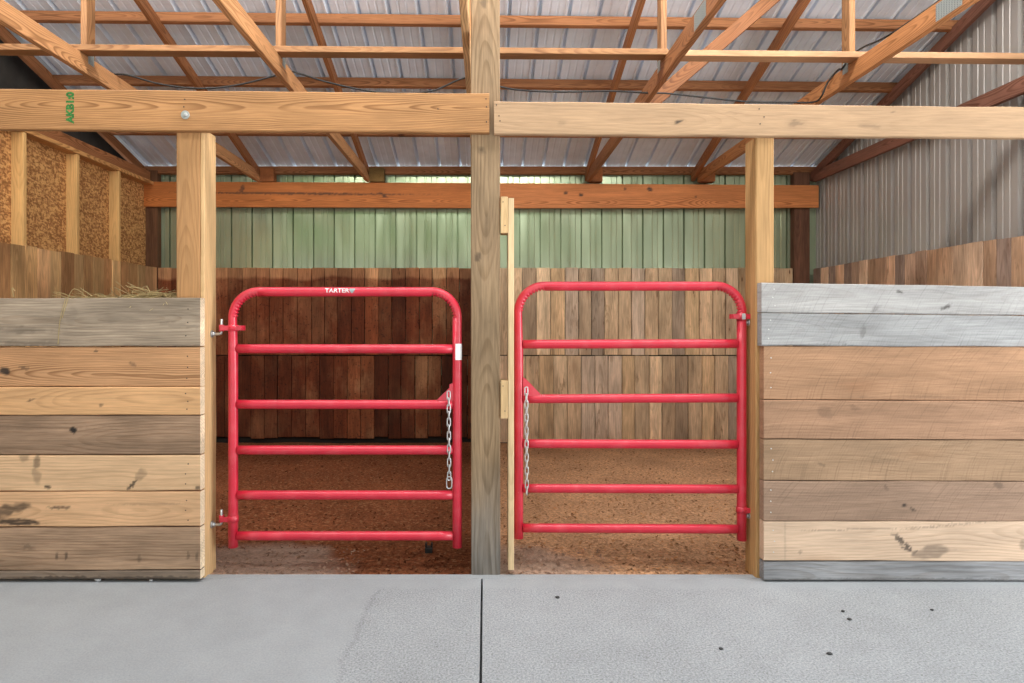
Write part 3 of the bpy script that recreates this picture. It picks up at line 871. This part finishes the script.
def hinge(parent, G, tube_x, y_clamp, face_x, sgn, inner=True):
    """bolt hook in the post face plus the red clamp round the upright; sgn=+1: post lies to the left"""
    c = G(tube_x, y_clamp)
    h = None
    mb = MB()
    mb.tube([c + Vector((0, 0, -.016)), c + Vector((0, 0, .016))], .0285, 20)
    a = c + Vector((-.062 * sgn, 0, 0))
    mb.tube([a + Vector((0, 0, -.018)), a + Vector((0, 0, .018))], .0135, 14)            # eye over the pin
    mb.box((min(a.x, c.x), c.y - .022, c.z - .013), (max(a.x, c.x), c.y - .014, c.z + .013), ch=.001)
    if inner:
        b = c + Vector((.062 * sgn, 0, 0))
        mb.box((min(b.x, c.x), c.y - .020, c.z - .013), (max(b.x, c.x), c.y - .012, c.z + .013), ch=.001)
        mb.box((min(b.x, c.x), c.y + .004, c.z - .013), (max(b.x, c.x), c.y + .012, c.z + .013), ch=.001)
        mb.disc(c + Vector((.048 * sgn, -.020, 0)), (0, -1, 0), .011, .012, 6)
    h = mb.build('hinge', M['red'], parent)
    mb = MB()
    f = Vector((face_x, a.y, a.z - .032))
    mb.tube([f, Vector((a.x - .012 * sgn, a.y, a.z - .032)), Vector((a.x - .003 * sgn, a.y, a.z - .029)), Vector((a.x, a.y, a.z - .02)), a + Vector((0, 0, .048))], .0075, 12)
    mb.disc(f, (sgn, 0, 0), .019, .006, 16)
    mb.disc(f + Vector((.006 * sgn, 0, 0)), (sgn, 0, 0), .013, .012, 6)
    if sgn < 0 and inner: mb.box((c.x - .012, c.y - .034, c.z - .016), (c.x + .010, c.y - .028, c.z + .016), ch=.002)
    o = mb.build('hinge_pin', M['zinc'], h)
    o['label'] = 'zinc hook bolt'
hinge(lg, G, 233.2, 328, -1.4575, 1)
hinge(lg, G, 233.2, 518.5, -1.4575, 1, False)
hinge(rg, G2, 741.6, 316.5, 1.4085, -1)
hinge(rg, G2, 741.6, 509.5, 1.412, -1, False)

def chain(parent, x, y0, y1, Y, endloop):
    mb = MB()
    p0, p1 = P(x, y0, Y), P(x + .6, y1, Y)
    L = (p1 - p0).length
    pitch, lw, lh, wr = .0350, .0088, .0232, .0032
    n = int(L / pitch)
    for i in range(n):
        c = p0.lerp(p1, (i + .5) / n)
        last = i == n - 1
        hh = lh * (1.35 if last and endloop else 1); ww = lw * (1.6 if last and endloop else 1)
        an = (math.radians(20) if i % 2 == 0 else math.radians(105)) if not (last and endloop) else math.radians(10)
        ax = Vector((math.cos(an), math.sin(an), 0))
        path = []
        for k in range(20):
            a = 2 * math.pi * k / 20
            sx = ww * math.cos(a)
            sz = (hh - ww) * (1 if math.sin(a) >= 0 else -1) * min(1, abs(math.sin(a)) * 3) + ww * math.sin(a)
            path.append(c + ax * sx + Vector((0, 0, sz)))
        mb.tube(path, wr, 8, closed=True)
    o = mb.build('chain', M['zinc'], parent)
    o['label'] = 'zinc chain hanging from its bracket'
chain(lg, 448.6, 392, 486, 3.352, True)
chain(rg, 526.2, 388, 494, 3.385, False)

def bracket(parent, pts, Y):
    mb = MB()
    A = [mb.vert(P(x, y, Y)) for (x, y) in pts]; B = [mb.vert(P(x, y, Y) + Vector((0, .005, 0))) for (x, y) in pts]
    mb.face(A); mb.face(B[::-1])
    n = len(pts)
    for i in range(n): mb.face((A[i], B[i], B[(i + 1) % n], A[(i + 1) % n]))
    b = mb.build('chain_bracket', M['red'], parent)
    mb = MB()
    return b
bracket(lg, [(436, 400.8), (449.5, 387.8), (449.5, 384.5), (453.4, 382.6), (453.4, 401.5)], 3.372)
bracket(rg, [(523, 377), (526, 379), (541, 394.5), (541, 396), (523, 396)], 3.41)

# sticker round the free upright
c = G(457.2, 351.7)
mb = MB()
ng = 8
rw = [[mb.vert(c + Vector((.0256 * math.sin(math.radians(-20 + 100 * k / ng)), -.0256 * math.cos(math.radians(-20 + 100 * k / ng)), z))) for k in range(ng + 1)] for z in (-.043, .043)]
for k in range(ng): mb.face((rw[0][k], rw[0][k + 1], rw[1][k + 1], rw[1][k]), 0, True)
o = mb.build('sticker', M['white'], lg, recalc=False); o['label'] = 'small white sticker'

# lettering on the top tube
tc = G(345, 291.8)
def onto_tube(co):
    dz = max(-.024, min(.024, co.z - tc.z))
    return Vector((co.x, tc.y - math.sqrt(.0250 ** 2 - dz ** 2) - .0006, co.z))
ctr = P(337, 290.6, 3.36)
R4 = Matrix.Translation((ctr.x, 0, ctr.z)) @ Matrix(((1, 0, 0, 0), (0, 0, -1, 0), (0, 1, 0, 0), (0, 0, 0, 1)))
o = text_obj('lettering', 'TARTER', .0315, M['white'], lg, R4, sx=1.13, bold=.0009, curve_fn=onto_tube)
o['label'] = 'small white capital lettering'
mb = MB()
c = P(352, 290.6, 3.36)
def half(z):                                   # outline of a small shield, left and right edge at height z
    t = (z + .013) / .025
    return (-.015 * min(1, .25 + 1.1 * t), .016 * min(1, .12 + 1.2 * t))
prev = None
for q in range(11):
    z = -.013 + .025 * q / 10
    l_, r_ = half(z)
    row = [mb.vert(onto_tube(Vector((c.x + l_, 0, c.z + z)))), mb.vert(onto_tube(Vector((c.x + r_, 0, c.z + z))))]
    if prev: mb.face((prev[0], prev[1], row[1], row[0]))
    prev = row
o = mb.build('emblem', M['badge'], lg, recalc=False); o['label'] = 'small grey shield emblem'

# ------------------------------------------------------------------ cable, hay and small things
def spline(pts, n=10):
    out = []
    for i in range(len(pts) - 1):
        p0 = pts[max(0, i - 1)]; p1 = pts[i]; p2 = pts[i + 1]; p3 = pts[min(len(pts) - 1, i + 2)]
        for k in range(n):
            t = k / n
            out.append(.5 * ((2 * p1) + (p2 - p0) * t + (2 * p0 - 5 * p1 + 4 * p2 - p3) * t * t + (3 * p1 - p0 - 3 * p2 + p3) * t ** 3))
    out.append(pts[-1])
    return out
zc = ZC + .119
pts = [Vector((-2.50, .93, zc)), Vector((-2.38, .92, zc - .005)), P(160, 84, 4.22), P(200, 88.5, 4.2), P(240, 84.5, 4.2), Vector((-1.32, .90, zc)), Vector((-1.24, .90, zc)),
       P(325, 81.5, 4.2), P(360, 89.5, 4.2), P(385, 92.5, 4.2), P(430, 91.5, 4.25), Vector((-.12, .98, zc)), P(500, 86.5, 4.3), P(520, 90, 4.3), P(560, 92, 4.3), P(610, 91, 4.35), Vector((1.10, 1.03, zc - .085)), P(668, 93.5, 4.36), P(705, 97.5, 4.4),
       P(745, 101.5, 4.42), P(790, 102.5, 4.45), P(813, 102.2, 4.48), P(821, 97, 4.30), P(828, 82, 4.25), P(838, 70, 4.18), Vector((2.305, .80, zc - .01)), Vector((2.325, .73, ZB + .047)), Vector((2.325, .60, ZB + .047)), Vector((2.325, .3, zc)), Vector((2.325, -.35, zc))]
mb = MB(); mb.tube(spline(pts, 8), .0062, 8)
tag(mb.build('electric_cable', M['black']), 'thin black cable draped over the trusses', 'cable')

# hay lying along the top of the stall front
mb = MB()
def straw(p, d, L, curl, r=.0013):
    n = 6
    path = []
    q = Vector(p); dd = Vector(d).normalized()
    for i in range(n + 1):
        path.append(q.copy()); q = q + dd * (L / n); dd = (dd + Vector(curl) / n).normalized()
    mb.tube(path, r, 4, cap=False, tint=(1, 1, 1))
for i in range(620):
    f = random.random()
    pxx = 75 + 100 * (f ** .75)
    y = .03 + random.random() * .16
    hgt = (.016 + .040 * math.exp(-((pxx - 155) / 24) ** 2) + .010 * math.exp(-((pxx - 85) / 10) ** 2))
    base = P(pxx, 298, 3.3 + y)
    p = Vector((base.x, y, 1.452 + random.random() * hgt - .02))
    an = random.uniform(0, 6.28)
    d = Vector((math.cos(an), .5 * math.sin(an), random.uniform(-.25, .35)))
    straw(p, d, random.uniform(.06, .16), (random.uniform(-.8, .8), 0, random.uniform(-1.3, .3)), random.uniform(.0009, .0018))
for (a, b_, c_) in (((84, 294), (72, 290), (62, 318)), ((88, 293), (80, 288), (92, 296)), ((140, 290), (146, 286), (150, 292)), ((14, 297), (12, 288), (15, 291)), ((66, 298), (60, 320), (58, 344))):
    Ys = 3.244
    mb.tube(spline([P(*a, Ys), P(*b_, Ys), P(*c_, Ys)], 5), .0016, 5, cap=False)
tag(mb.build('hay', M['hay']), 'dry yellow hay lying along the top of the boarded wall', 'hay', kind='stuff')
mb = MB()
mb.box((-2.16, .03, 1.41), (-1.62, .17, 1.435), C((170, 130, 86)))
mb.build('hay_ledge', M['rough'], sl)

# small black block on the dirt
p = P(428.5, 547, 3.68)
mb = MB()
c = Vector((p.x, p.y, .0))
mb.box((c.x - .022, c.y - .02, -.005), (c.x + .026, c.y + .03, .026), ch=.003)
mb.box((c.x - .022, c.y - .01, .026), (c.x - .006, c.y + .02, .05), ch=.003); mb.box((c.x + .012, c.y - .01, .026), (c.x + .026, c.y + .02, .05), ch=.003)
tag(mb.build('rubber_block', M['black']), 'small black rubber block lying on the dirt under the lettered gate', 'block')

# pebbles on the slab
def pebble(px_, py_, r, mat, lab, grp):
    Y = F * EYE / (py_ - CY)
    p = P(px_, py_, Y)
    mb = MB()
    n, mrow = 8, 5
    rows = []
    sx, sy, sz = r * random.uniform(1, 1.5), r * random.uniform(.8, 1.2), r * .6
    for j in range(mrow + 1):
        th = math.pi * j / mrow
        rows.append([mb.vert(Vector((p.x, p.y, sz * .85)) + Vector((sx * math.sin(th) * math.cos(2 * math.pi * k / n), sy * math.sin(th) * math.sin(2 * math.pi * k / n), sz * math.cos(th))) * random.uniform(.85, 1.1)) for k in range(n)])
    for j in range(mrow):
        for k in range(n): mb.face((rows[j][k], rows[j + 1][k], rows[j + 1][(k + 1) % n], rows[j][(k + 1) % n]), 0, True)
    tag(mb.build('pebble', mat), lab, 'pebble', grp)
for (x, y, r, lab) in ((557.5, 598, .0085, 'dark pebble on the slab below the unlettered gate'), (843, 612, .0085, 'dark pebble just below the silver-grey stall front, nearer the boards of a close pair'),
                       (849.5, 620, .008, 'dark pebble in a close pair, the one further from the boards'), (721, 649.5, .008, 'dark pebble standing alone in the middle of the rough slab'),
                       (829.5, 654.5, .009, 'dark pebble closest to the camera'), (932, 610.5, .007, 'dark pebble nearest the end of the grey kick board')):
    pebble(x, y, r, M['pebble'], lab, 'pebbles on the concrete')
for (x, y, r, lab) in ((98, 581, .014, 'white concrete crumb at the kick board, the larger one'), (151, 581, .010, 'white concrete crumb at the kick board, nearer the lettered gate')):
    pebble(x, y, r, M['mortar'], lab, 'concrete crumbs by the kick board')

# ------------------------------------------------------------------ light
GR = 2.6
W = bpy.data.worlds.new('daylight'); S.world = W
W.use_nodes = True
nt = W.node_tree
for n in list(nt.nodes): nt.nodes.remove(n)
def N(t, **kw):
    n = nt.nodes.new(t)
    for a, b in kw.items(): setattr(n, a, b)
    return n
tc_ = N('ShaderNodeTexCoord'); sep = N('ShaderNodeSeparateXYZ'); nt.links.new(tc_.outputs['Generated'], sep.inputs[0])
nz = N('ShaderNodeTexNoise'); nz.inputs['Scale'].default_value = 7; nz.inputs['Detail'].default_value = 4
nt.links.new(tc_.outputs['Generated'], nz.inputs['Vector'])
add = N('ShaderNodeMath', operation='MULTIPLY_ADD'); nt.links.new(nz.outputs['Fac'], add.inputs[0]); add.inputs[1].default_value = .10
nt.links.new(sep.outputs['Z'], add.inputs[2])
rp = N('ShaderNodeValToRGB'); nt.links.new(add.outputs[0], rp.inputs[0])
e = rp.color_ramp.elements
e[0].position, e[0].color = 0.0, (GR, GR * .98, GR * .95, 1)
e[1].position, e[1].color = 1.0, (.72, .76, .80, 1)
for p_, c_ in ((.06, (GR, GR * .98, GR * .95, 1)), (.085, (.50, .51, .54, 1)), (.13, (.48, .50, .52, 1)), (.17, (.27, .44, .13, 1)), (.30, (.24, .42, .11, 1)), (.40, (.75, .78, .80, 1))):
    e.new(p_).color = c_
# the tree line stands only on the left half of the view behind the barn
lf = N('ShaderNodeMapRange'); nt.links.new(sep.outputs['X'], lf.inputs[0])
lf.inputs[1].default_value, lf.inputs[2].default_value, lf.inputs[3].default_value, lf.inputs[4].default_value = -.05, .28, 0, 1
rp2 = N('ShaderNodeValToRGB'); nt.links.new(sep.outputs['Z'], rp2.inputs[0])
e = rp2.color_ramp.elements
e[0].position, e[0].color = 0.0, (GR, GR * .98, GR * .95, 1)
e[1].position, e[1].color = .40, (.72, .76, .80, 1)
e.new(.03).color = (GR, GR * .98, GR * .95, 1); e.new(.06).color = (.6, .61, .6, 1); e.new(.2).color = (.42, .47, .38, 1)
mx = N('ShaderNodeMix', data_type='RGBA'); nt.links.new(lf.outputs[0], mx.inputs[0]); nt.links.new(rp.outputs[0], mx.inputs[6]); nt.links.new(rp2.outputs[0], mx.inputs[7])
bg = N('ShaderNodeBackground'); bg.inputs[1].default_value = 1.0
nt.links.new(mx.outputs[2], bg.inputs[0])
wo = N('ShaderNodeOutputWorld'); nt.links.new(bg.outputs[0], wo.inputs[0])

def area(name, loc, target, sx, sy, power, col):
    l = bpy.data.lights.new(name, 'AREA'); l.shape = 'RECTANGLE'; l.size = sx; l.size_y = sy; l.energy = power; l.color = col
    o = bpy.data.objects.new(name, l); COL.objects.link(o)
    o.location = loc
    o.rotation_euler = (Vector(target) - Vector(loc)).to_track_quat('-Z', 'Z').to_euler()
    return o
area('barn_door_daylight', (5.6, -1.9, 1.4), (-1.0, 1.2, 2.3), 3.2, 2.6, 270, (.96, .98, 1.0))
area('stall_fill', (-1.9, -.35, 4.10), (-1.9, 2.8, .4), 3.4, .2, 80, (1.0, .96, .9))  # added fill light without a fixture, lifts the left stall interior
area('stall_fill', (1.5, -.35, 4.10), (1.6, 2.8, .4), 3.4, .2, 92, (1.0, .97, .92))  # same added fill for the right stall
area('aisle_fill', (0, -2.0, 4.0), (0, -2.0, 0), 4.0, .8, 60, (1.0, .99, .97))  # added fill light over the aisle, no fixture there

# ------------------------------------------------------------------ camera, view
cam = bpy.data.cameras.new('camera'); co = bpy.data.objects.new('camera', cam); COL.objects.link(co)
co.location = (0, CAMY, EYE); co.rotation_euler = (math.pi / 2, 0, 0)
cam.sensor_fit = 'HORIZONTAL'; cam.sensor_width = 36.0; cam.lens = 36.0 * F / 1024.0
cam.shift_x = (512 - CX) / 1024.0; cam.shift_y = -(341.5 - CY) / 1024.0
cam.clip_start = .05
S.camera = co
S.view_settings.view_transform = 'Standard'; S.view_settings.look = 'None'
S.view_settings.gamma = 1.0; S.view_settings.use_curve_mapping = False
S.view_settings.exposure = -0.1
S.cycles.max_bounces = 10; S.cycles.diffuse_bounces = 6
